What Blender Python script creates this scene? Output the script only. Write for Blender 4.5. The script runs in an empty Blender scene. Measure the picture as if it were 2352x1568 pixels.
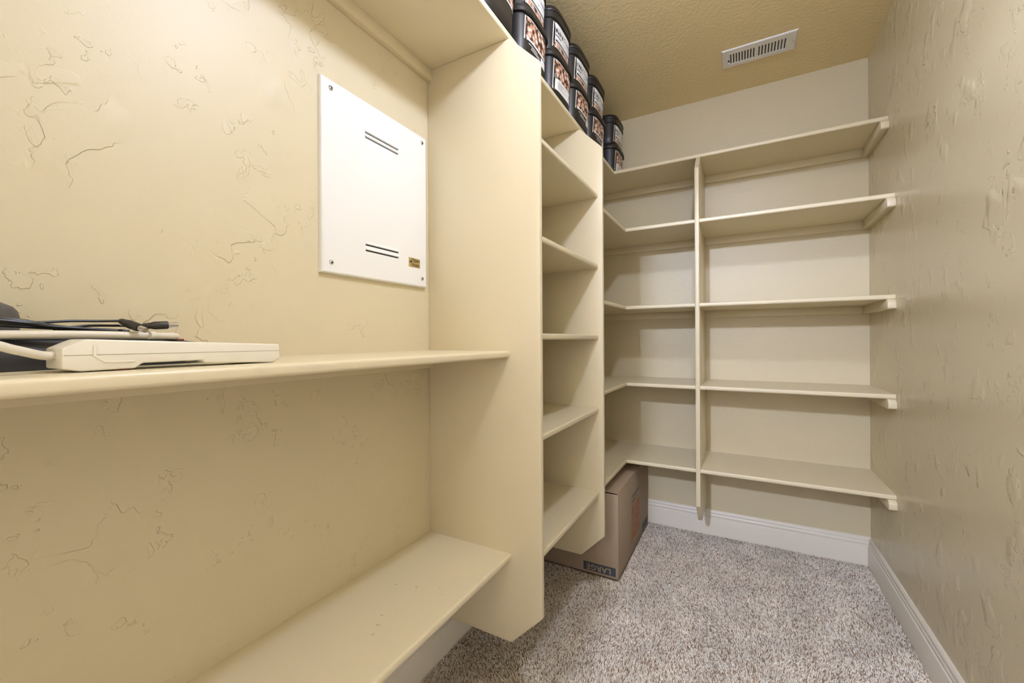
import bpy, bmesh, math, random
import numpy as np
from mathutils import Vector, Matrix
random.seed(4)
SC = bpy.context.scene
COL = SC.collection

# ------------------------------------------------------------------ camera, light, exposure
CAM_H, CAM_YAW, CAM_ROLL, F_PX, CY_PX = 1.0962, -0.5053, -0.0057, 951.79, 778.83
cd = bpy.data.cameras.new('camera'); cam = bpy.data.objects.new('camera', cd); COL.objects.link(cam)
cd.sensor_fit = 'HORIZONTAL'; cd.sensor_width = 36.0; cd.lens = F_PX * 36.0 / 2352.0
cd.shift_y = (CY_PX - 784.0) / 2352.0; cd.clip_start = 0.01
fw = Vector((math.sin(CAM_YAW), math.cos(CAM_YAW), 0)); rt = Vector((math.cos(CAM_YAW), -math.sin(CAM_YAW), 0)); up = Vector((0, 0, 1))
cr, sr = math.cos(CAM_ROLL), math.sin(CAM_ROLL)
R2 = rt * cr + up * sr; U2 = up * cr - rt * sr
M = Matrix((R2, U2, -fw)).transposed().to_4x4(); M.translation = (0, 0, CAM_H)
cam.matrix_world = M
SC.camera = cam
w = bpy.data.worlds.new('world'); SC.world = w; w.use_nodes = True
w.node_tree.nodes['Background'].inputs[0].default_value = (0.9, 0.95, 1, 1)
w.node_tree.nodes['Background'].inputs[1].default_value = 0.02
SC.view_settings.view_transform = 'Standard'; SC.view_settings.look = 'None'
SC.view_settings.gamma = 1.0; SC.view_settings.use_curve_mapping = False
SC.view_settings.exposure = 0.43
LAMP_POS, LAMP_POWER, LAMP_COL = (-0.02, 0.74, 2.29), 262.0, (0.87, 1.0, 1.40)      # closet ceiling lamp
HALL_POS, HALL_POWER, HALL_COL = (-0.42, -2.2, 2.37), 1500.0, (0.88, 1.0, 1.36)      # lamp in the passage behind the camera

# ------------------------------------------------------------------ dimensions (metres; camera stands at x=0, y=0)
A, B, D, C, YF = -0.921, 0.540, 2.575, 2.44, -0.35
ZT, ZB = 2.0197, (1.6745, 1.2672, 0.8662, 0.4619)            # top shelf, the four corner / back shelves
ZM = (1.7106, 1.4114, 1.1135, 0.8059, 0.4513)                # middle bay
ZN = (1.0609, 0.4516)                                        # near bay
E0, E1, G0, G1 = 0.315, 0.3934, 0.306, 0.3843
D1, D2, X3 = 1.0865, 1.7085, -0.1945
T = 0.0195

# ------------------------------------------------------------------ materials
def newmat(name):
    m = bpy.data.materials.new(name); m.use_nodes = True
    nt = m.node_tree; b = nt.nodes['Principled BSDF']
    return m, nt, b
def lin(c):
    return tuple((x / 12.92 if x <= 0.04045 else ((x + 0.055) / 1.055) ** 2.4) for x in [v / 255 for v in c]) + (1,)
def simple(name, rgb, rough=0.5, metal=0.0, spec=0.5, bump=0.0, scale=200, var=0.0):
    m, nt, b = newmat(name)
    b.inputs['Base Color'].default_value = lin(rgb); b.inputs['Roughness'].default_value = rough
    b.inputs['Metallic'].default_value = metal; b.inputs['Specular IOR Level'].default_value = spec
    tc = nt.nodes.new('ShaderNodeTexCoord')
    n = nt.nodes.new('ShaderNodeTexNoise'); n.inputs['Scale'].default_value = scale; n.inputs['Detail'].default_value = 1.5
    nt.links.new(tc.outputs['Object'], n.inputs['Vector'])
    if var:
        mx = nt.nodes.new('ShaderNodeMix'); mx.data_type = 'RGBA'
        c = lin(rgb); mx.inputs[6].default_value = c; mx.inputs[7].default_value = tuple(x * (1 - var) for x in c[:3]) + (1,)
        nt.links.new(n.outputs['Fac'], mx.inputs[0]); nt.links.new(mx.outputs[2], b.inputs['Base Color'])
    if bump:
        bp = nt.nodes.new('ShaderNodeBump'); bp.inputs['Strength'].default_value = 1; bp.inputs['Distance'].default_value = bump
        nt.links.new(n.outputs['Fac'], bp.inputs['Height']); nt.links.new(bp.outputs['Normal'], b.inputs['Normal'])
    return m
def plaster(name, rgb, rough, amount, fine, offset=(0, 0, 0), s1=9.0, stretch=(1, 1, 1), fs=160):
    """hand-trowelled paint: sparse plateau edges plus a fine roller stipple"""
    m, nt, b = newmat(name); L = nt.links.new
    b.inputs['Base Color'].default_value = lin(rgb); b.inputs['Roughness'].default_value = rough
    tc = nt.nodes.new('ShaderNodeTexCoord'); mp = nt.nodes.new('ShaderNodeMapping')
    mp.inputs['Location'].default_value = offset; mp.inputs['Scale'].default_value = stretch
    L(tc.outputs['Object'], mp.inputs['Vector'])
    def noise(scale, detail, dist=0.0, rough=0.5, src=mp):
        n = nt.nodes.new('ShaderNodeTexNoise'); n.inputs['Scale'].default_value = scale; n.inputs['Detail'].default_value = detail
        n.inputs['Distortion'].default_value = dist; n.inputs['Roughness'].default_value = rough
        L(src.outputs[0] if src is mp else src.outputs['Object'], n.inputs['Vector']); return n.outputs['Fac']
    def step(x, a, c):
        r = nt.nodes.new('ShaderNodeMapRange'); r.interpolation_type = 'SMOOTHSTEP'
        r.inputs[1].default_value = a; r.inputs[2].default_value = c; L(x, r.inputs[0]); return r.outputs[0]
    def mul(x, y):
        q = nt.nodes.new('ShaderNodeMath'); q.operation = 'MULTIPLY'
        L(x, q.inputs[0])
        if isinstance(y, float): q.inputs[1].default_value = y
        else: L(y, q.inputs[1])
        return q.outputs[0]
    def add(x, y):
        q = nt.nodes.new('ShaderNodeMath'); q.operation = 'ADD'; L(x, q.inputs[0]); L(y, q.inputs[1]); return q.outputs[0]
    e1 = step(noise(s1, 3, 0.5, 0.5), 0.515, 0.53)
    m1 = step(noise(s1 * 0.5, 2, 0.0), 0.55, 0.68)
    e2 = step(noise(s1 * 2.6, 3, 0.3, 0.6), 0.585, 0.605)
    m2 = step(noise(s1 * 0.75, 1, 0.0), 0.50, 0.62)
    h = add(add(mul(mul(e1, m1), 1.0), mul(mul(e2, m2), 0.7)), mul(noise(fs, 1), fine))
    bp = nt.nodes.new('ShaderNodeBump'); bp.inputs['Strength'].default_value = 1; bp.inputs['Distance'].default_value = amount
    L(h, bp.inputs['Height']); L(bp.outputs['Normal'], b.inputs['Normal'])
    return m
WALL = (215, 201, 166)
M_wl = plaster('wall_paint_trowelled', WALL, 0.46, 0.0015, 0.10, (3.1, 1.7, 0.4), 10.5)
M_wr = plaster('wall_paint_trowelled_glossy', WALL, 0.27, 0.0023, 0.10, (7.3, 2.2, 5.4), 17.0, (1, 1, 0.8))
M_wb = simple('wall_paint_stipple', WALL, 0.42, bump=0.0006, scale=100)
M_pw = simple('passage_wall_paint', (236, 232, 224), 0.5, bump=0.0003, scale=110)
M_ce = simple('ceiling_paint', (242, 222, 172), 0.55, bump=0.0015, scale=70)
M_sh = simple('shelf_paint', (223, 209, 175), 0.34, bump=0.00016, scale=110)
M_bb = simple('baseboard_paint', (238, 230, 214), 0.38, bump=0.0001, scale=80)
M_white = simple('white_enamel', (240, 237, 230), 0.3)
M_chrome = simple('chrome', (205, 205, 205), 0.18, 1.0)
M_dark = simple('dark_void', (14, 13, 12), 0.8)
M_gold = simple('brass_sticker', (196, 172, 110), 0.35, 0.35)
M_ink = simple('black_ink', (22, 20, 18), 0.5)
M_vent = simple('vent_enamel', (242, 239, 234), 0.4)
M_card = simple('cardboard', (174, 153, 129), 0.75, bump=0.0004, scale=90, var=0.12)
M_cardin = simple('cardboard_edge', (120, 96, 70), 0.8)
M_slate = simple('slate_blue_print', (72, 76, 86), 0.7)
M_orange = simple('orange_print', (184, 120, 72), 0.7, var=0.15, scale=60)
M_grey = simple('grey_blue_print', (112, 108, 108), 0.7)
M_tub = simple('black_plastic', (37, 33, 30), 0.38, bump=0.0002, scale=300)
M_lab = simple('label_paper', (235, 233, 228), 0.45)
M_bark = simple('label_black', (30, 26, 26), 0.45)
M_grl = simple('label_grey_print', (120, 118, 116), 0.5)
M_cream = simple('cream_plastic', (232, 224, 205), 0.35)
M_creamd = simple('cream_plastic_seam', (150, 138, 112), 0.5)
M_cordw = simple('white_cord', (228, 219, 200), 0.4)
M_blk = simple('black_device_plastic', (44, 43, 45), 0.42)
M_cordb = simple('black_cord', (30, 28, 27), 0.32)
M_plug = simple('charcoal_plug_plastic', (52, 48, 42), 0.45)
M_grey2 = simple('grey_plug_plastic', (88, 84, 78), 0.5)
M_red = simple('red_print', (150, 60, 50), 0.5)
def photo_mat():
    m, nt, b = newmat('food_picture_print'); L = nt.links.new
    tc = nt.nodes.new('ShaderNodeTexCoord'); v = nt.nodes.new('ShaderNodeTexVoronoi'); v.inputs['Scale'].default_value = 46
    L(tc.outputs['Object'], v.inputs['Vector'])
    n = nt.nodes.new('ShaderNodeTexNoise'); n.inputs['Scale'].default_value = 55; n.inputs['Detail'].default_value = 4; L(tc.outputs['Object'], n.inputs['Vector'])
    mm = nt.nodes.new('ShaderNodeMath'); mm.operation = 'ADD'; mm.inputs[1].default_value = -0.15
    L(v.outputs['Distance'], mm.inputs[0])
    m2 = nt.nodes.new('ShaderNodeMath'); m2.operation = 'MULTIPLY_ADD'; m2.inputs[1].default_value = 0.7
    L(n.outputs['Fac'], m2.inputs[0]); L(mm.outputs[0], m2.inputs[2])
    r = nt.nodes.new('ShaderNodeValToRGB'); L(m2.outputs[0], r.inputs[0])
    e = r.color_ramp.elements
    e[0].position = 0.34; e[0].color = lin((240, 226, 216)); e[1].position = 0.85; e[1].color = lin((70, 40, 36))
    for p, c in ((0.48, (226, 196, 182)), (0.58, (170, 112, 98)), (0.66, (206, 164, 122))):
        x = r.color_ramp.elements.new(p); x.color = lin(c)
    L(r.outputs[0], b.inputs['Base Color']); b.inputs['Roughness'].default_value = 0.45
    return m
M_photo = photo_mat()
def carpet_mat():
    m, nt, b = newmat('carpet_fibre'); L = nt.links.new
    g = nt.nodes.new('ShaderNodeNewGeometry'); r = nt.nodes.new('ShaderNodeValToRGB'); L(g.outputs['Random Per Island'], r.inputs[0])
    e = r.color_ramp.elements
    e[0].position = 0.0; e[0].color = lin((158, 130, 108)); e[1].position = 1.0; e[1].color = lin((255, 248, 234))
    for p, c in ((0.14, (186, 160, 139)), (0.32, (234, 219, 200)), (0.7, (248, 238, 222))):
        x = e.new(p); x.color = lin(c)
    tc = nt.nodes.new('ShaderNodeTexCoord'); n = nt.nodes.new('ShaderNodeTexNoise'); n.inputs['Scale'].default_value = 7; n.inputs['Detail'].default_value = 3
    L(tc.outputs['Object'], n.inputs['Vector'])
    mr = nt.nodes.new('ShaderNodeMapRange'); mr.inputs[1].default_value = 0.35; mr.inputs[2].default_value = 0.65; mr.inputs[3].default_value = 0.86; mr.inputs[4].default_value = 1.06
    L(n.outputs['Fac'], mr.inputs[0])
    mx = nt.nodes.new('ShaderNodeVectorMath'); mx.operation = 'SCALE'; L(r.outputs[0], mx.inputs[0]); L(mr.outputs[0], mx.inputs[3])
    L(mx.outputs[0], b.inputs['Base Color']); b.inputs['Roughness'].default_value = 0.9; b.inputs['Specular IOR Level'].default_value = 0.15
    return m
M_carpet = carpet_mat()
M_backing = simple('carpet_backing', (170, 150, 132), 0.95, spec=0.1)
def emit(name, col, s):
    m, nt, b = newmat(name)
    b.inputs['Base Color'].default_value = (0.8, 0.8, 0.8, 1)
    b.inputs['Emission Color'].default_value = tuple(col) + (1,); b.inputs['Emission Strength'].default_value = s
    return m

# ------------------------------------------------------------------ mesh helpers
class MB:
    def __init__(s): s.v = []; s.f = []
    def add(s, vs, fs):
        o = len(s.v); s.v += [tuple(p) for p in vs]; s.f += [tuple(i + o for i in f) for f in fs]; return s
    def box(s, x0, x1, y0, y1, z0, z1):
        return s.add([(x0, y0, z0), (x1, y0, z0), (x1, y1, z0), (x0, y1, z0), (x0, y0, z1), (x1, y0, z1), (x1, y1, z1), (x0, y1, z1)],
                     [(3, 2, 1, 0), (4, 5, 6, 7), (0, 1, 5, 4), (1, 2, 6, 5), (2, 3, 7, 6), (3, 0, 4, 7)])
    def prism(s, prof, fn, t0, t1):
        """closed 2D outline swept from t0 to t1; fn(a, b, t) -> xyz"""
        n = len(prof)
        vs = [fn(a, b, t0) for a, b in prof] + [fn(a, b, t1) for a, b in prof]
        fs = [tuple(range(n))[::-1], tuple(range(n, 2 * n))] + [(i, (i + 1) % n, (i + 1) % n + n, i + n) for i in range(n)]
        return s.add(vs, fs)
    def loft(s, rings, caps=True):
        n = len(rings[0]); vs = [p for r in rings for p in r]; fs = []
        for k in range(len(rings) - 1):
            for i in range(n):
                j = (i + 1) % n; fs.append((k * n + i, k * n + j, (k + 1) * n + j, (k + 1) * n + i))
        if caps: fs += [tuple(range(n))[::-1], tuple(range((len(rings) - 1) * n, len(rings) * n))]
        return s.add(vs, fs)
    def lathe(s, prof, n=20, at=(0, 0, 0), axis=(0, 0, 1)):
        ax = Vector(axis).normalized(); q = Vector((0, 0, 1)).rotation_difference(ax); at = Vector(at)
        rings = [[at + q @ Vector((r * math.cos(2 * math.pi * i / n), r * math.sin(2 * math.pi * i / n), z)) for i in range(n)] for r, z in prof]
        return s.loft(rings)
    def tube(s, pts, r, n=10, sub=6):
        pts = [Vector(p) for p in pts]; P = []
        for i in range(len(pts) - 1):
            p0 = pts[max(i - 1, 0)]; p1 = pts[i]; p2 = pts[i + 1]; p3 = pts[min(i + 2, len(pts) - 1)]
            for k in range(sub):
                t = k / sub
                P.append(0.5 * ((2 * p1) + (p2 - p0) * t + (2 * p0 - 5 * p1 + 4 * p2 - p3) * t * t + (3 * p1 - p0 - 3 * p2 + p3) * t ** 3))
        P.append(pts[-1]); rings = []
        for i, p in enumerate(P):
            d = (P[min(i + 1, len(P) - 1)] - P[max(i - 1, 0)]).normalized()
            u = d.cross(Vector((0, 0, 1)));  u = u.normalized() if u.length > 1e-4 else Vector((1, 0, 0)); v = u.cross(d)
            rr = r(i / (len(P) - 1)) if callable(r) else r
            rings.append([p + (u * math.cos(2 * math.pi * k / n) + v * math.sin(2 * math.pi * k / n)) * rr for k in range(n)])
        return s.loft(rings)
    def build(s, name, mat, parent=None, bevel=0.0, seg=2, smooth=True, ang=38):
        me = bpy.data.meshes.new(name); me.from_pydata(s.v, [], s.f); me.validate()
        bm = bmesh.new(); bm.from_mesh(me)
        bmesh.ops.recalc_face_normals(bm, faces=bm.faces)
        if bevel: bmesh.ops.bevel(bm, geom=[e for e in bm.edges if e.calc_face_angle(0) > 0.3], offset=bevel, segments=seg, affect='EDGES', profile=0.5)
        bm.to_mesh(me); bm.free()
        if smooth:
            me.polygons.foreach_set('use_smooth', [True] * len(me.polygons)); me.set_sharp_from_angle(angle=math.radians(ang))
        me.materials.append(mat)
        o = bpy.data.objects.new(name, me); COL.objects.link(o)
        if parent is not None: o.parent = parent
        return o
def W_(o):
    # geometry was written in room coordinates: cancel the parent's offset (an Empty's location; parts themselves sit at identity)
    p = o.parent
    o.matrix_parent_inverse = Matrix.Translation(-p.location) if p.type == 'EMPTY' else Matrix.Identity(4)
    return o
def struct(o): o['kind'] = 'structure'; return o
def thing(name, label, cat, group=None, loc=(0, 0, 0)):
    o = bpy.data.objects.new(name, None); COL.objects.link(o); o.location = loc; o.empty_display_size = 0.05
    o['label'] = label; o['category'] = cat
    if group: o['group'] = group
    return o
def tag(o, label, cat, group=None):
    o['label'] = label; o['category'] = cat
    if group: o['group'] = group
    return o
def text_mesh(name, txt, size, mat, mtx, parent, extrude=0.0, spacing=1.0, offset=0.0):
    cu = bpy.data.curves.new(name, 'FONT'); cu.body = txt; cu.size = size; cu.align_x = 'CENTER'; cu.align_y = 'CENTER'
    cu.extrude = extrude; cu.space_character = spacing; cu.offset = offset; cu.resolution_u = 3
    t = bpy.data.objects.new(name + '_tmp', cu); COL.objects.link(t)
    bpy.context.view_layer.update()
    me = bpy.data.meshes.new_from_object(t.evaluated_get(bpy.context.evaluated_depsgraph_get()))
    bpy.data.objects.remove(t); bpy.data.curves.remove(cu)
    me.name = name; me.transform(mtx); me.materials.clear(); me.materials.append(mat)
    o = bpy.data.objects.new(name, me); COL.objects.link(o); o.parent = parent
    return o
def frame(origin, xdir, ydir):
    x = Vector(xdir).normalized(); y = Vector(ydir).normalized(); z = x.cross(y)
    m = Matrix((x, y, z)).transposed().to_4x4(); m.translation = origin; return m

# ------------------------------------------------------------------ the setting
HX0, HX1, HY0, W = -1.7, 1.3, -3.2, 0.10
struct(MB().box(HX0 - W, HX1 + W, HY0 - W, D + W, -0.10, -0.009).build('floor', M_backing, smooth=False))
struct(MB().box(HX0 - W, HX1 + W, HY0 - W, D + W, C, C + 0.1).build('ceiling', M_ce, smooth=False))
struct(MB().box(A - W, A, YF, D + W, -0.01, C).build('wall_left', M_wl, smooth=False))
struct(MB().box(B, B + W, YF, D + W, -0.01, C).build('wall_right', M_wr, smooth=False))
struct(MB().box(A, B, D, D + W, -0.01, C).build('wall_back', M_wb, smooth=False))
DX0, DX1, DH = -0.452, 0.358, 2.12  # unseen doorway, left edge set to shade the first upright from the passage lamp
struct(MB().box(HX0, DX0, YF - W, YF, -0.01, C).box(DX1, HX1, YF - W, YF, -0.01, C).box(DX0, DX1, YF - W, YF, DH, C).build('wall_front', M_wb, smooth=False))
struct(MB().box(HX0 - W, HX0, HY0, YF, -0.01, C).build('wall_passage_left', M_pw, smooth=False))
struct(MB().box(HX1, HX1 + W, HY0, YF, -0.01, C).build('wall_passage_right', M_pw, smooth=False))
struct(MB().box(HX0, HX1, HY0 - W, HY0, -0.01, C).build('wall_passage_far', M_pw, smooth=False))
tr = MB()
tr.box(DX0 - 0.06, DX0, YF - W - 0.015, YF - W, 0, DH + 0.06).box(DX1, DX1 + 0.06, YF - W - 0.015, YF - W, 0, DH + 0.06).box(DX0, DX1, YF - W - 0.015, YF - W, DH, DH + 0.06)
struct(tr.build('trim_1', M_bb, smooth=False))
BP = [(0, -0.009), (0.014, -0.009), (0.014, 0.088), (0.0125, 0.0925), (0.0085, 0.0945), (0.0085, 0.097), (0.0105, 0.1005), (0.0118, 0.105), (0.0112, 0.110),
      (0.0085, 0.1135), (0.0085, 0.1165), (0.0095, 0.119), (0.0095, 0.124), (0.0075, 0.129), (0.0055, 0.132), (0.003, 0.1353), (0, 0.1353)]
struct(MB().prism(BP, lambda a, b, t: (t, D - a, b), A, B).build('baseboard_back', M_bb))
struct(MB().prism(BP, lambda a, b, t: (B - a, t, b), YF, D - 0.0142).build('baseboard_right', M_bb))
struct(MB().prism(BP, lambda a, b, t: (A + a, t, b), YF, D - 0.0142).build('baseboard_left', M_bb))

# ------------------------------------------------------------------ carpet pile (uncountable)
def carpet():
    rng = np.random.default_rng(3); sp = 0.0046
    xs = np.arange(A + 0.014, B - 0.012, sp); ys = np.arange(YF + 0.02, D - 0.012, sp)
    gx, gy = np.meshgrid(xs, ys); n = gx.size
    x = gx.ravel() + rng.uniform(-.5, .5, n) * sp; y = gy.ravel() + rng.uniform(-.5, .5, n) * sp
    keep = ~((x < -0.489) & (y > 1.870)); x = x[keep]; y = y[keep]; n = x.size
    # trodden areas: tufts lean together in broad patches
    def field(sd):
        r = np.random.default_rng(sd); f = np.zeros(n)
        for k in range(14):
            a = r.uniform(0, 2 * np.pi); fr = r.uniform(4, 15); f += np.sin(fr * (x * np.cos(a) + y * np.sin(a)) + r.uniform(0, 6.3)) / 3.0
        return np.tanh(f)
    lx = field(1) * 0.0028 + rng.normal(0, .0016, n); ly = field(2) * 0.0034 + rng.normal(0, .0016, n)
    h = rng.uniform(0.0065, 0.0105, n) ; r0 = rng.uniform(.0021, .0031, n); a0 = rng.uniform(0, 2 * np.pi, n)
    V = np.zeros((n, 6, 3))
    for k in range(3):
        a = a0 + k * 2 * np.pi / 3
        V[:, k] = np.stack([x + r0 * np.cos(a), y + r0 * np.sin(a), np.full(n, -0.0095)], 1)
        a = a + 0.5
        V[:, 3 + k] = np.stack([x + lx + .62 * r0 * np.cos(a), y + ly + .62 * r0 * np.sin(a), -0.0095 + h + rng.uniform(-.0012, .0012, n)], 1)
    tri = np.array([(0, 1, 4), (0, 4, 3), (1, 2, 5), (1, 5, 4), (2, 0, 3), (2, 3, 5), (3, 4, 5)])
    F = (np.arange(n)[:, None, None] * 6 + tri[None]).reshape(-1)
    me = bpy.data.meshes.new('carpet_pile'); me.vertices.add(n * 6); me.vertices.foreach_set('co', V.astype(np.float32).ravel())
    nf = n * 7; me.loops.add(nf * 3); me.loops.foreach_set('vertex_index', F.astype(np.int32))
    me.polygons.add(nf); me.polygons.foreach_set('loop_start', np.arange(0, nf * 3, 3, dtype=np.int32))
    me.update(calc_edges=True); me.materials.append(M_carpet)
    o = bpy.data.objects.new('carpet_pile', me); COL.objects.link(o)
    o['kind'] = 'stuff'; tag(o, 'speckled grey-beige carpet pile covering the closet floor', 'carpet')
carpet()

# ------------------------------------------------------------------ shelving
def arc(cx, cz, r, a0, a1, n=5):
    return [(cx + r * math.cos(math.radians(a0 + (a1 - a0) * i / n)), cz + r * math.sin(math.radians(a0 + (a1 - a0) * i / n))) for i in range(n + 1)]
def nose(depth, top, r=0.0062):
    """shelf section: back at 0, rounded front at depth"""
    return [(0, top - T), ] + arc(depth - r, top - T + r, r, -90, 0) + arc(depth - r, top - r, r, 0, 90) + [(0, top)]
def shelf_y(parent, depth, top, y0, y1, name='shelf'):
    return MB().prism(nose(depth, top), lambda a, b, t: (A + a, t, b), y0, y1).build(name, M_sh, parent)
def shelf_x(parent, depth, top, x0, x1, name='shelf'):
    return MB().prism(nose(depth, top), lambda a, b, t: (t, D - a, b), x0, x1).build(name, M_sh, parent)
def cleat_y(parent, top, y0, y1, h=0.038):
    return MB().box(A, A + 0.019, y0, y1, top - T - h, top - T).build('cleat', M_sh, parent, bevel=0.0012)
def cleat_x(parent, top, x0, x1, h=0.038):
    return MB().box(x0, x1, D - 0.019, D, top - T - h, top - T).build('cleat', M_sh, parent, bevel=0.0012)

left = thing('built_in_shelving', 'cream painted shelving along the textured left wall, wide upright panels with clipped corners', 'shelving', loc=(A, YF, 0))
lp = W_
lp(shelf_y(left, E0, ZT, YF, D - G0, 'top_shelf'))
def panel(y, zf, ze, dep=0.413, cut=0.101):
    prof = [(0, ze), (dep - cut, ze), (dep, zf), (dep, 1.902), (E0, ZT - T), (0, ZT - T)]
    return lp(MB().prism(prof, lambda a, b, t: (A + a, t, b), y, y + T).build('upright_panel', M_sh, left, bevel=0.0025, seg=2))
panel(D1, 0.2845, 0.185); panel(D2, 0.2632, 0.164)
for z in ZN:
    lp(shelf_y(left, 0.3125, z, YF, D1)); lp(cleat_y(left, z, YF, D1))
lp(cleat_y(left, ZT, YF, D1)); lp(cleat_y(left, ZT, D1 + T, D2)); lp(cleat_y(left, ZT, D2 + T, D - 0.019))
for z in ZM:
    lp(shelf_y(left, E1, z, D1 + T, D2)); lp(cleat_y(left, z, D1 + T, D2))
# small dark scuffs on the bottom shelf
for (u, v, ln, an) in ((-0.80, 0.806, .010, .5), (-0.747, 0.825, .007, .2), (-0.742, 0.820, .005, 1.2), (-0.74, 0.70, .008, .9), (-0.722, 0.672, .009, .6), (-0.71, 0.645, .008, 1.3), (-0.69, 0.85, .003, 0), (-0.665, 0.83, .003, 0)):
    c, s_ = math.cos(an), math.sin(an)
    sc = MB().add([(u + a * c - b * s_, v + a * s_ + b * c, ZN[1] + 0.0003) for a, b in ((-ln / 2, -.0008), (ln / 2, -.0005), (ln / 2, .0006), (-ln / 2, .0009))], [(0, 1, 2, 3)])
    lp(sc.build('scuff_mark', M_grl, left))

back = thing('built_in_shelving', 'cream painted shelving across the back wall, one slim upright between two bays', 'shelving', loc=(X3, D, 0))
bp_ = W_
bp_(shelf_x(back, G0, ZT, A + 0.0005, B, 'top_shelf'))
prof = [(0.0145, 0.181), (0.295, 0.181), (0.397, 0.284), (0.397, 1.918), (G0 + 0.002, ZT - T), (0, ZT - T), (0, 0.1365), (0.0145, 0.1365)]
bp_(MB().prism(prof, lambda a, b, t: (t, D - a, b), X3, X3 + T).build('upright_panel', M_sh, back, bevel=0.002))
X3b = X3 + T
BW = 0.027
def bracket(top, dep):
    zt = top - T; f = dep + 0.001
    pr = [(0.0, zt)] + [(f, zt), (f + 0.003, zt - 0.003), (f + 0.010, zt - 0.008), (f + 0.013, zt - 0.014), (f + 0.013, zt - 0.034), (f + 0.008, zt - 0.039), (0.0, zt - 0.039)]
    return bp_(MB().prism(pr, lambda a, b, t: (t, D - a, b), B - BW, B).build('end_bracket', M_sh, back, bevel=0.0015))
for i, z in enumerate(ZB):
    bp_(shelf_x(back, G1, z, A, X3)); bp_(shelf_x(back, G1, z, X3b, B))
    bp_(shelf_y(back, E1, z, D2 + T, D - G1 + 0.004, 'corner_shelf'))
    bp_(cleat_x(back, z, A, X3)); bp_(cleat_x(back, z, X3b, B - BW)); bracket(z, G1)
bp_(cleat_x(back, ZT, A, X3)); bp_(cleat_x(back, ZT, X3b, B - BW)); bracket(ZT, G0)

# ------------------------------------------------------------------ lamps
def lamp(name, label, pos, power, col, rad):
    L = thing(name, label, 'ceiling light', loc=(pos[0], pos[1], C))
    MB().lathe([(0.0, 0.0), (0.085, 0.0), (0.085, -0.018), (0.075, -0.028), (0.035, -0.034), (0.0, -0.034)], 32).build('canopy', M_white, L)
    z = pos[2] - C
    MB().lathe([(0.0, -0.03), (0.024, -0.03), (0.024, z + rad * 0.87), (0.0, z + rad * 0.87)], 20).build('socket', M_chrome, L)
    g = [(rad * math.sin(math.pi * i / 14), z + rad * math.cos(math.pi * i / 14)) for i in range(1, 14)]
    MB().lathe(g, 24).build('globe_bulb', emit(name + '_glow', col, power), L)
lamp('ceiling_light', 'frosted globe bulb on a round white ceiling canopy inside the closet', LAMP_POS, LAMP_POWER, LAMP_COL, 0.045)
lamp('passage_light', 'frosted globe bulb on a round white canopy straight outside the closet door', HALL_POS, HALL_POWER, HALL_COL, 0.06)

# ------------------------------------------------------------------ wiring panel on the left wall
def plate(mb, us, vs, holes, fn, depth):
    """plate with rectangular through holes; us, vs: sorted grid lines"""
    def isin(u, v): return any(h[0] < u < h[1] and h[2] < v < h[3] for h in holes)
    for i in range(len(us) - 1):
        for j in range(len(vs) - 1):
            if not isin((us[i] + us[i + 1]) / 2, (vs[j] + vs[j + 1]) / 2):
                mb.add([fn(us[i], vs[j], 0), fn(us[i + 1], vs[j], 0), fn(us[i + 1], vs[j + 1], 0), fn(us[i], vs[j + 1], 0)], [(0, 1, 2, 3)])
    for h in holes:
        c = [(h[0], h[2]), (h[1], h[2]), (h[1], h[3]), (h[0], h[3])]
        for k in range(4):
            a, b = c[k], c[(k + 1) % 4]
            mb.add([fn(*a, 0), fn(*b, 0), fn(*b, -depth), fn(*a, -depth)], [(0, 1, 2, 3)])
py0, py1, pz0, pz1 = 0.6705, 1.0625, 1.2665, 1.7585
wp = thing('wiring_panel', 'white enamelled metal wiring panel cover screwed to the left wall', 'panel', loc=(A, (py0 + py1) / 2, pz0))
wpp = W_
holes = [(0.8075, 0.9340, z - 0.0021, z + 0.0021) for z in (1.6712, 1.6580, 1.3600, 1.3445)]
us = sorted({py0 + 0.006, py1 - 0.006, 0.8075, 0.9340}); vs = sorted({pz0 + 0.006, pz1 - 0.006} | {h[2] for h in holes} | {h[3] for h in holes})
pm = MB(); plate(pm, us, vs, holes, lambda u, v, d: (A + 0.0135 + d, u, v), 0.004)
ring = lambda o, x: [(x, py0 + o, pz0 + o), (x, py1 - o, pz0 + o), (x, py1 - o, pz1 - o), (x, py0 + o, pz1 - o)]
pm.loft([ring(0, A), ring(0, A + 0.008), ring(0.0012, A + 0.0112), ring(0.0035, A + 0.013), ring(0.006, A + 0.0135)], caps=False)
wpp(pm.build('cover', M_white, wp))
wpp(MB().box(A + 0.0005, A + 0.009, py0 + 0.05, py1 - 0.05, pz0 + 0.03, pz1 - 0.03).build('slot_shade_box', M_dark, wp))  # near-black box put in as the shade seen through the cover's slots
for h in holes:
    lips = MB().prism([(0, h[3]), (0.0022, h[3] + 0.001), (0.0018, h[3] + 0.004), (0, h[3] + 0.007)], lambda a, b, t: (A + 0.0134 + a, t, b), h[0], h[1])
    wpp(lips.build('louvre_lip', M_white, wp))
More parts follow.
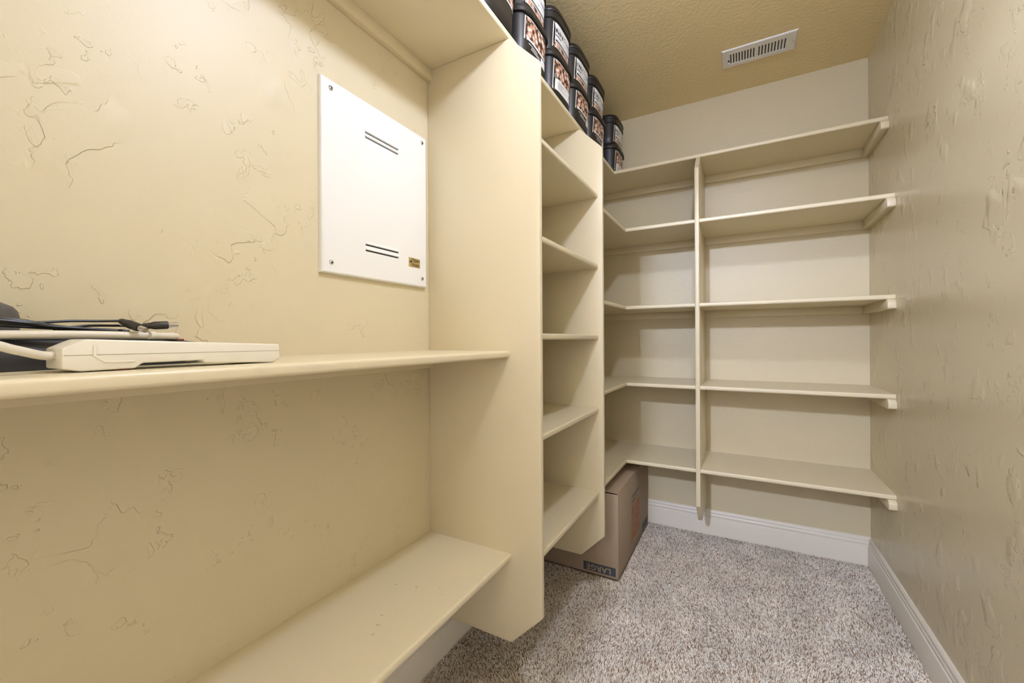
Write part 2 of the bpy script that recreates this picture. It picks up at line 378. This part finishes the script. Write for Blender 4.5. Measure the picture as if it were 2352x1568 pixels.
for (y, z) in ((0.6985, 1.735), (1.041, 1.737), (1.0385, 1.2945), (0.6975, 1.2935)):
    s_ = wpp(MB().lathe([(0.0001, 0.0035), (0.003, 0.0032), (0.0055, 0.002), (0.0065, 0.0)], 16, (A + 0.0135, y, z), (1, 0, 0)).build('screw', M_chrome, wp))
    a = random.uniform(0, 1.5)
    sl = MB()
    for k in (0, 1):
        c, n_ = math.cos(a + k * math.pi / 2), math.sin(a + k * math.pi / 2)
        sl.add([(A + 0.0172, y + p * c - q * n_, z + p * n_ + q * c) for p, q in ((-.004, -.0007), (.004, -.0007), (.004, .0007), (-.004, .0007))], [(0, 1, 2, 3)])
    wpp(sl.build('drive_slot', M_dark, s_))
kn = MB().lathe([(0.0088, 0.0), (0.0080, 0.0005), (0.0072, 0.0001), (0.0001, 0.0001)], 24, (A + 0.0135, 0.8715, 1.7145), (1, 0, 0))
wpp(kn.build('knockout', M_white, wp))
st = wpp(MB().box(A + 0.0135, A + 0.0141, 0.9765, 1.0285, 1.3258, 1.3548).build('maker_sticker', M_gold, wp))
st['label'] = 'gold sticker reading Open House'
fr = lambda y, z: frame((A + 0.0143, y, z), (0, 1, 0), (0, 0, 1))
wpp(text_mesh('sticker_lettering', 'Open', 0.0135, M_ink, fr(1.008, 1.3465), st, offset=0.0003))
wpp(text_mesh('sticker_lettering', 'House', 0.0135, M_ink, fr(1.006, 1.3345), st, offset=0.0003))
hs = MB()   # house outline mark
def stroke(mb, P, wd, x):
    for (y0, z0), (y1, z1) in zip(P[:-1], P[1:]):
        d = Vector((y1 - y0, z1 - z0)).normalized(); n_ = Vector((-d.y, d.x)) * wd / 2
        mb.add([(x, y0 + n_.x, z0 + n_.y), (x, y1 + n_.x, z1 + n_.y), (x, y1 - n_.x, z1 - n_.y), (x, y0 - n_.x, z0 - n_.y)], [(0, 1, 2, 3)])
stroke(hs, [(0.979, 1.341), (0.990, 1.350), (0.9945, 1.3535), (1.001, 1.3505), (1.024, 1.3505), (1.0265, 1.3475), (1.0265, 1.342)], 0.0014, A + 0.0143)
hs.add([(A + 0.0143, y, z) for y, z in ((0.982, 1.339), (0.990, 1.339), (0.990, 1.347), (0.982, 1.342))], [(0, 1, 2, 3)])
stroke(hs, [(0.985, 1.328), (1.026, 1.328)], 0.001, A + 0.0143)
wpp(hs.build('house_mark', M_ink, st))

# ------------------------------------------------------------------ ceiling register
vx0, vx1, vy0, vy1 = -0.0745, 0.225, 2.182, 2.324
vt = thing('ceiling_vent', 'white metal air register with two rows of louvres set in the ceiling', 'vent', loc=((vx0 + vx1) / 2, (vy0 + vy1) / 2, C))
vtp = W_
VL = vx1 - vx0; sy0, sy1 = vy0 + 0.036, vy1 - 0.030
slots = []
for g0, g1 in ((0.105, 0.462), (0.505, 0.885)):
    st_ = (g1 - g0) / 9
    for k in range(9): slots.append((vx0 + VL * (g0 + st_ * k), vx0 + VL * (g0 + st_ * (k + 0.70)), sy0, sy1))
us = sorted({vx0 + 0.005, vx1 - 0.005} | {h[0] for h in slots} | {h[1] for h in slots}); vs = [vy0 + 0.005, sy0, sy1, vy1 - 0.005]
vm = MB(); plate(vm, us, vs, slots, lambda u, v, d: (u, v, C - 0.0055 - d), 0.003)
rv = lambda o, z: [(vx0 + o, vy0 + o, z), (vx1 - o, vy0 + o, z), (vx1 - o, vy1 - o, z), (vx0 + o, vy1 - o, z)]
vm.loft([rv(0, C - 0.0003), rv(0.0008, C - 0.003), rv(0.005, C - 0.0055)], caps=False)
vtp(vm.build('face_plate', M_vent, vt))
vtp(MB().box(vx0 + 0.02, vx1 - 0.02, sy0 - 0.005, sy1 + 0.005, C - 0.0012, C - 0.0004).build('louvre_shade_sheet', M_dark, vt))  # thin near-black sheet stands in for the shade behind the louvres
for k, h in enumerate(slots):
    sgn = 1 if k < 9 else -1
    xa, xb = (h[0], h[1]) if sgn > 0 else (h[1], h[0])
    pf = [(xa, C - 0.0056), (xa + (xb - xa) * .22, C - 0.0044), (xa + (xb - xa) * .42, C - 0.0028), (xa + (xb - xa) * .5, C - 0.0015), (xa + (xb - xa) * .34, C - 0.0016), (xa, C - 0.0045)]
    vtp(MB().prism(pf, lambda a, b, t: (a, t, b), h[2], h[3]).build('louvre', M_vent, vt))
vtp(MB().box(vx0 + VL * .083, vx0 + VL * .103, sy1 - 0.035, sy1 - 0.018, C - 0.0059, C - 0.0053).build('lever_slot', M_dark, vt))
vtp(MB().box(vx0 + VL * .088, vx0 + VL * .099, sy1 - 0.019, sy1 - 0.006, C - 0.014, C - 0.005).build('lever', M_vent, vt, bevel=0.001))
vtp(MB().lathe([(0.0001, -0.0008), (0.002, -0.0006), (0.003, 0)], 10, (vx1 - 0.012, (vy0 + vy1) / 2 + .002, C - 0.0055)).build('screw', M_chrome, vt))

# ------------------------------------------------------------------ cardboard box
bx0, bx1, by0, by1, bh = -0.903, -0.4925, 1.874, 2.556, 0.392
bo = thing('cardboard_box', 'large brown cardboard moving box standing upside down under the corner shelf', 'box', loc=((bx0 + bx1) / 2, (by0 + by1) / 2, 0))
bop = W_
ct = 0.004
walls = MB().box(bx0, bx1, by0, by0 + ct, 0.0012, bh - 0.0055).box(bx0, bx1, by1 - ct, by1, 0.0012, bh - 0.004)
walls.box(bx1 - ct, bx1, by0 + ct, by1 - ct, 0.0012, bh).box(bx0, bx0 + ct, by0 + ct, by1 - ct, 0.0012, bh)
bop(walls.build('side_walls', M_card, bo, bevel=0.0012))
fl = bop(MB().box(bx0 + 0.001, (bx0 + bx1) / 2 - 0.0008, by0 + 0.001, by1 - 0.001, bh - 0.001, bh + 0.003).build('top_flap', M_card, bo, bevel=0.0012))
fl = bop(MB().box((bx0 + bx1) / 2 + 0.0008, bx1 - 0.0005, by0 + 0.001, by1 - 0.001, bh - 0.001, bh + 0.003).build('top_flap', M_card, bo, bevel=0.0012))
bop(MB().box(bx0 + ct, bx1 - ct, by0 + ct + .001, by1 - ct, bh - 0.012, bh - 0.009).build('inner_flap', M_cardin, bo))
lb = bop(MB().box(-0.6575, -0.5045, by0 - 0.0004, by0 + 0.0002, 0.0115, 0.0505).build('size_band', M_slate, bo)); lb['label'] = 'slate band reading LARGE upside down'
bop(text_mesh('size_lettering', 'LARGE', 0.036, M_card, frame((-0.584, by0 - 0.0007, 0.0305), (-1, 0, 0), (0, 0, -1)), lb, spacing=1.12, offset=0.0008))
# orange square emblem on the long side, upside down, with diagonal lettering
xs_ = bx1 + 0.0004
em = bop(MB().box(bx1 - 0.0002, xs_, 2.138, 2.312, 0.066, 0.240).build('orange_emblem', M_orange, bo)); em['label'] = 'orange printed square with diagonal stencil lettering'
bop(text_mesh('emblem_lettering', 'THE\nHOME\nDEPOT', 0.058, M_card, frame((xs_ + 0.0004, 2.225, 0.153), (0, -0.7071, -0.7071), (0, 0.7071, -0.7071)), em, offset=0.0012))
gp = MB()
random.seed(11)
for row, (z, y0, y1) in enumerate(((0.285, 2.14, 2.31), (0.262, 2.14, 2.27))):
    y = y0
    while y < y1:
        wd = random.uniform(0.005, 0.012)
        gp.box(bx1 - 0.0002, xs_, y, min(y + wd, y1), z - random.uniform(.005, .008), z + random.uniform(.005, .008)); y += wd + 0.003
bop(gp.build('small_print', M_grey, bo, smooth=False))
cr_ = MB().box(bx1 - 0.0002, xs_, 2.385, 2.535, 0.012, 0.0155).box(bx1 - 0.0002, xs_, 2.385, 2.535, 0.049, 0.0525).box(bx1 - 0.0002, xs_, 2.385, 2.389, 0.0155, 0.049).box(bx1 - 0.0002, xs_, 2.40, 2.53, 0.022, 0.043)
bop(cr_.build('side_stamp', M_slate, bo, smooth=False))

# ------------------------------------------------------------------ storage tubs on the top shelf
TN = 4.2
def section(h, z, n=48, ex=TN):
    pts = []
    for i in range(n):
        a = 2 * math.pi * i / n; c, s_ = math.cos(a), math.sin(a)
        pts.append((h * math.copysign(abs(c) ** (2 / ex), c), h * math.copysign(abs(s_) ** (2 / ex), s_), z))
    return pts
def front(y, z, h, eps=0.0):
    t = min(abs(y) / h, 0.999)
    return (h * (1 - t ** TN) ** (1 / TN) + eps, y, z)
TH = 0.198
def hw(z): return 0.1145 + 0.0075 * z / TH
def tub_meshes():
    b = MB(); zs = [0.0, 0.003, 0.008, 0.05, 0.10, 0.172]
    b.loft([section(0.104, 0), section(0.111, 0.003), section(hw(.008), .008), section(hw(.05), .05), section(hw(.1), .1), section(hw(.172), .172)])
    band = MB().loft([section(0.121, 0.139), section(0.1245, 0.1405), section(0.1255, 0.168), section(0.119, 0.170)])
    lid = MB().loft([section(0.119, 0.170), section(0.1262, 0.170), section(0.1272, 0.172), section(0.1272, 0.180), section(0.1262, 0.1815), section(0.1262, 0.186), section(0.124, 0.1925), section(0.115, 0.1955), section(0.108, 0.198), section(0.0, 0.198)])
    lid2 = MB().loft([section(0.118, 0.164), section(0.1282, 0.164), section(0.1296, 0.1655), section(0.1296, 0.178), section(0.1275, 0.180), section(0.1275, 0.188), section(0.124, 0.194), section(0.108, 0.198), section(0.0, 0.198)])
    return b, band, lid, lid2
TB, TBAND, TLID, TLID2 = tub_meshes()
def patch(mb, y0, y1, z0, z1, eps):
    n = 10; vs = []; 
    for j, z in enumerate((z0, z1)):
        for i in range(n + 1):
            y = y0 + (y1 - y0) * i / n; vs.append(front(y, z, hw(z), eps))
    mb.add(vs, [(i, i + 1, n + 2 + i, n + 1 + i) for i in range(n)])
def mirror_free(y): return y
LY0, LY1 = -0.092, 0.092        # label span across the front (image left to right)
def tub(name, label, pos, upper, style, rot=0.0, rnd=1):
    random.seed(rnd)
    t = thing(name, label, 'tub', 'black tubs stacked on the top shelf', pos); t.rotation_euler = (0, 0, rot); t.scale = (0.943, 0.885, 0.8333)
    TB.build('body', M_tub, t)
    if upper: TBAND.build('collar', M_tub, t); TLID.build('lid', M_tub, t)
    else: TLID2.build('lid', M_tub, t)
    if upper:
        m = MB(); patch(m, LY0, LY1, 0.022, 0.130, 0.0006); lab = m.build('label', M_lab, t); lab['label'] = 'white paper label with black print'
        k = MB(); e = 0.0011; s0 = LY0 + 0.016
        patch(k, s0, 0.005, 0.1085, 0.1094, e); patch(k, s0, 0.005, 0.087, 0.0878, e)        # rules above and below the big letters
        y = s0
        for j in range(5):      # bold block letters left of the crest
            wd = random.uniform(0.008, 0.0115)
            patch(k, y, y + wd * .36, 0.0905, 0.1055, e)
            patch(k, y + wd * .36, y + wd, random.choice((0.0905, 0.096, 0.102)), random.choice((0.0985, 0.1055)) if j % 2 else 0.1055, e); y += wd + 0.0045
        for a in range(8):      # crest: arc of short strokes and a point above
            an = math.pi * (a / 7); yy = 0.014 + 0.012 * math.cos(an); zz = 0.098 + 0.012 * math.sin(an)
            patch(k, yy - .0016, yy + .0016, zz - .0016, zz + .0016, e)
        patch(k, 0.0115, 0.0165, 0.094, 0.100, e); patch(k, 0.012, 0.016, 0.1125, 0.1155, e); patch(k, 0.012, 0.016, 0.070, 0.0735, e)
        y = s0
        while y < -0.03: wd = random.uniform(.004, .008); patch(k, y, y + wd, 0.073, 0.0795, e); y += wd + 0.003
        patch(k, s0, LY1 - 0.012, 0.050, 0.058, e)
        k.build('lettering', M_ink, lab)
        g = MB(); y = 0.032
        while y < LY1 - 0.008: wd = random.uniform(.003, .006); patch(g, y, y + wd, 0.090, 0.103, e); patch(g, y - .03, y - .03 + wd * .7, 0.073, 0.078, e); y += wd + 0.004
        g.build('grey_lettering', M_grl, lab)
        wl = MB(); patch(wl, s0 + .01, LY1 - .03, 0.0535, 0.0548, 0.0015); wl.build('white_lettering', M_lab, lab)
        ph = MB(); patch(ph, s0 - .012, LY1 - .003, 0.025, 0.044, e); ph.build('picture', M_photo, lab)
    else:
        z0 = {'dark': 0.070, 'plain': 0.098}.get(style, 0.026)
        m = MB(); patch(m, LY0, LY1, z0, 0.158, 0.0006); lab = m.build('label', M_lab, t); lab['label'] = 'paper label with a food picture'
        ph = MB(); patch(ph, LY0 + .006, LY1 - .003, max(0.078, z0 + .006), 0.155, 0.0011); ph.build('picture', M_photo, lab)
        k = MB()
        if style == 'dark':
            for j, (a, b_) in enumerate(((-.07, .0), (-.05, .02), (-.055, .035))): patch(k, a, b_, 0.058 - j * .007, 0.0605 - j * .007, 0.0008)
            patch(k, 0.03, LY1, 0.032, 0.064, 0.0008); k.build('white_print', M_lab, lab)
        elif style == 'light':
            patch(k, LY0 + .006, LY0 + .022, 0.074, 0.094, 0.0014); patch(k, LY1 - .03, LY1 - .012, 0.05, 0.066, 0.0011)
            for j in range(5): patch(k, LY0 + .03, LY0 + random.uniform(.08, .12), 0.064 - j * .0065, 0.0655 - j * .0065, 0.0011)
            k.build('grey_print', M_grl, lab)
    return t
ZS = ZT + 0.0002
# centre x so that the front lies just behind the shelf's front edge
stacks = [(-0.716, 1.045, .00, 'plain', 'nearest the camera, cut off by the picture edge'),
          (-0.715, 1.283, .01, 'dark', 'in the second stack, above the first upright panel'),
          (-0.714, 1.522, -.01, 'light', 'in the third stack, just past the first upright panel'),
          (-0.712, 1.752, .01, 'dark', 'in the fourth stack from the camera'),
          (-0.712, 1.992, -.01, 'dark', 'in the fifth stack, above the second upright panel'),
          (-0.716, 2.390, .02, 'light', 'in the last stack, in the back corner')]
for i, (x, y, r, stl, where) in enumerate(stacks):
    tub('storage_tub', 'lower black plastic tub ' + where, (x, y, ZS), False, stl, r, 20 + i)
    tub('storage_tub', 'upper black plastic tub ' + where, (x - 0.002, y + 0.002, ZS + TH * 0.8333 + 0.0002), True, stl, r * -0.6, 40 + i)

# ------------------------------------------------------------------ clutter on the near shelf
ZSH = ZN[0]
# cream power strip lying on its side near the shelf edge
ps = thing('power_strip', 'cream plastic power strip lying at the front of the near shelf', 'power strip', loc=(-0.685, 0.285, ZSH))
psp = W_
xf, xk = -0.660, -0.715
def pw(u, z): return (u, z)
side = [(0.1605, 1.0655), (0.1605, 1.0885), (0.1800, 1.0992), (0.4080, 1.0905), (0.4095, 1.0665), (0.398, 1.0614), (0.300, 1.0655), (0.298, 1.0695), (0.232, 1.0690), (0.2245, 1.0628), (0.176, 1.0620)]
psp(MB().prism(side, lambda a, b, t: (t, a, b), xk, xf).build('housing', M_cream, ps, bevel=0.0022, seg=3))
psp(MB().prism([(0.162, 1.0806), (0.4092, 1.0806 - 0.0008), (0.4092, 1.0811 - 0.0008), (0.162, 1.0811)], lambda a, b, t: (t, a, b), xk, xf + 0.00025).build('seam', M_creamd, ps))
rb = [(0.186, 1.0925), (0.186, 1.0795), (0.196, 1.0712), (0.224, 1.0708), (0.224, 1.0725), (0.1965, 1.0735), (0.1885, 1.0805), (0.1885, 1.0925)]
psp(MB().prism(rb, lambda a, b, t: (t, a, b), xf - 0.001, xf + 0.0012).build('grip_rib', M_cream, ps, bevel=0.0004))
psp(MB().box(xk + 0.01, xf - 0.004, 0.206, 0.2215, ZSH + 0.0002, 1.0625).build('red_switch', M_red, ps, bevel=0.001))
cordp = [(-0.687, 0.166, 1.0800), (-0.680, 0.150, 1.0812), (-0.668, 0.128, 1.0880), (-0.660, 0.105, 1.0945), (-0.655, 0.06, 1.0900), (-0.665, 0.01, 1.0760), (-0.69, -0.06, 1.0665), (-0.72, -0.15, 1.0661)]
psp(MB().tube(cordp, 0.0049, 12).build('cord', M_cordw, ps))
# black power strip behind it
bs = thing('power_strip', 'black power strip with outlets lying behind the cream one on the near shelf', 'power strip', loc=(-0.79, 0.15, ZSH))
bs.rotation_euler = (0, 0, math.radians(5))
Ls0, Ls1 = -0.26, 0.215
prof = [(-0.033, 0.0005), (0.033, 0.0005), (0.036, 0.008), (0.033, 0.030), (0.026, 0.0375), (-0.026, 0.0375), (-0.033, 0.030), (-0.036, 0.008)]
def sect(t, s_, h): return [(a * s_, t, b * h) for a, b in prof]
MB().loft([sect(Ls0, .75, .8), sect(Ls0 + .02, 1, 1), sect(Ls1 - .05, 1, 1), sect(Ls1 - .02, .9, .9), sect(Ls1, .6, .55)]).build('housing', M_blk, bs)
for k in range(6):
    yy = -0.20 + k * 0.058
    o_ = MB().prism([(-.018, yy - .020), (.018, yy - .020), (.020, yy), (.018, yy + .020), (-.018, yy + .020), (-.020, yy)], lambda a, b, t: (a, b, t), 0.0372, 0.0383).build('outlet', M_blk, bs)
    MB().box(-.008, -.005, yy - .006, yy + .006, .0382, .0385).box(.005, .008, yy - .006, yy + .006, .0382, .0385).build('outlet_slot', M_dark, o_)
MB().box(-.012, .012, 0.158, 0.182, 0.0355, 0.0392).build('switch', M_red, bs, bevel=0.001)
# white cord loop resting on the black strip
wc = [(-0.80, -0.16, 1.1035), (-0.775, 0.0, 1.1042), (-0.757, 0.12, 1.1052), (-0.752, 0.19, 1.1058), (-0.755, 0.25, 1.1053), (-0.760, 0.29, 1.1045), (-0.768, 0.309, 1.1040), (-0.785, 0.314, 1.1035), (-0.80, 0.30, 1.1033), (-0.812, 0.25, 1.1033), (-0.815, 0.1, 1.1033), (-0.82, -0.1, 1.1033)]
wco = thing('white_cord', 'thick white power cord looped over the black power strip', 'cord', loc=(-0.78, 0.1, 1.1))
W_(MB().tube(wc, 0.0048, 12).build('cord', M_cordw, wco))
W_(MB().tube([(-0.7535, 0.2715, 1.1052), (-0.7555, 0.2785, 1.1049)], 0.0058, 12, 2).build('cord_sleeve', M_cream, wco))
# black adapter cables with barrel plugs
ac = thing('adapter_cables', 'bundle of thin black adapter cables with barrel plugs on the near shelf', 'cables', loc=(-0.78, 0.1, 1.108))
acp = W_
def cable(pts, r=0.0017): acp(MB().tube(pts, r, 8).build('cable', M_cordb, ac))
random.seed(2)
for k in range(9):
    dz = [0.0105, 0.013, 0.0165, 0.008, 0.012, 0.006, 0.0145, 0.0095, 0.0115][k]; dx = -0.020 + 0.005 * k
    e = 0.165 + 0.012 * ((k * 5) % 7)
    cable([(-0.78 + dx, -0.10, 1.110 + dz * .7), (-0.775 + dx, 0.06, 1.1105 + dz), (-0.772 + dx * .9, 0.125, 1.1105 + dz), (-0.770 + dx * .7, 0.155, 1.1105 + dz * .75), (-0.772 + dx * .5, 0.18, 1.1115 + dz * .35), (-0.776 + dx * .4, e + 0.02, 1.1112)], 0.0020)
pA, pB = (-0.772, 0.246, 1.1255), (-0.776, 0.272, 1.1190)
cable([(-0.770, 0.12, 1.1185), (-0.772, 0.165, 1.1205), (-0.774, 0.195, 1.1235), (-0.774, 0.225, 1.1245), pA])
cable([(-0.774, 0.14, 1.1165), (-0.776, 0.185, 1.1140), (-0.778, 0.215, 1.1180), (-0.778, 0.25, 1.1188), pB])
def plug(p, d, mat):
    d = Vector(d).normalized()
    b = acp(MB().lathe([(r_ * 1.3, z_ * 1.05) for r_, z_ in ((0.0018, -0.001), (0.0026, 0.0), (0.0034, 0.004), (0.0030, 0.0045), (0.0038, 0.008), (0.0034, 0.0085), (0.0044, 0.012), (0.0046, 0.0135), (0.0046, 0.027), (0.0040, 0.0285), (0.0001, 0.0285))], 14, p, d).build('barrel_plug', mat, ac))
    acp(MB().lathe([(r_ * 1.3, z_ * 1.05) for r_, z_ in ((0.0029, 0.0285), (0.0029, 0.0395), (0.0017, 0.0395), (0.0017, 0.0387), (0.0001, 0.0387))], 14, p, d).build('plug_tip', M_chrome, b))
plug(pA, (0.026, 0.012, -0.010), M_plug)
plug(pB, (0.010, 0.036, 0.0025), M_plug)
# grey plug-in adapter at the edge of the picture
ad = thing('plug_adapter', 'dark grey rounded plug adapter behind the cables at the end of the near shelf', 'adapter', loc=(-0.862, 0.082, ZSH))
MB().loft([[(0.030 * s_ * math.cos(2 * math.pi * i / 24) , 0.088 * s_ * math.copysign(abs(math.sin(2 * math.pi * i / 24)) ** .8, math.sin(2 * math.pi * i / 24)), z) for i in range(24)] for s_, z in ((0.96, 0.0), (1, 0.004), (1, 0.070), (0.98, 0.077), (0.93, 0.083), (0.82, 0.088), (0.6, 0.091), (0.3, 0.092))]).build('case', M_grey2, ad)
MB().box(-0.0306, -0.0296, -0.02, 0.02, 0.03, 0.034).build('case_seam', M_dark, ad)
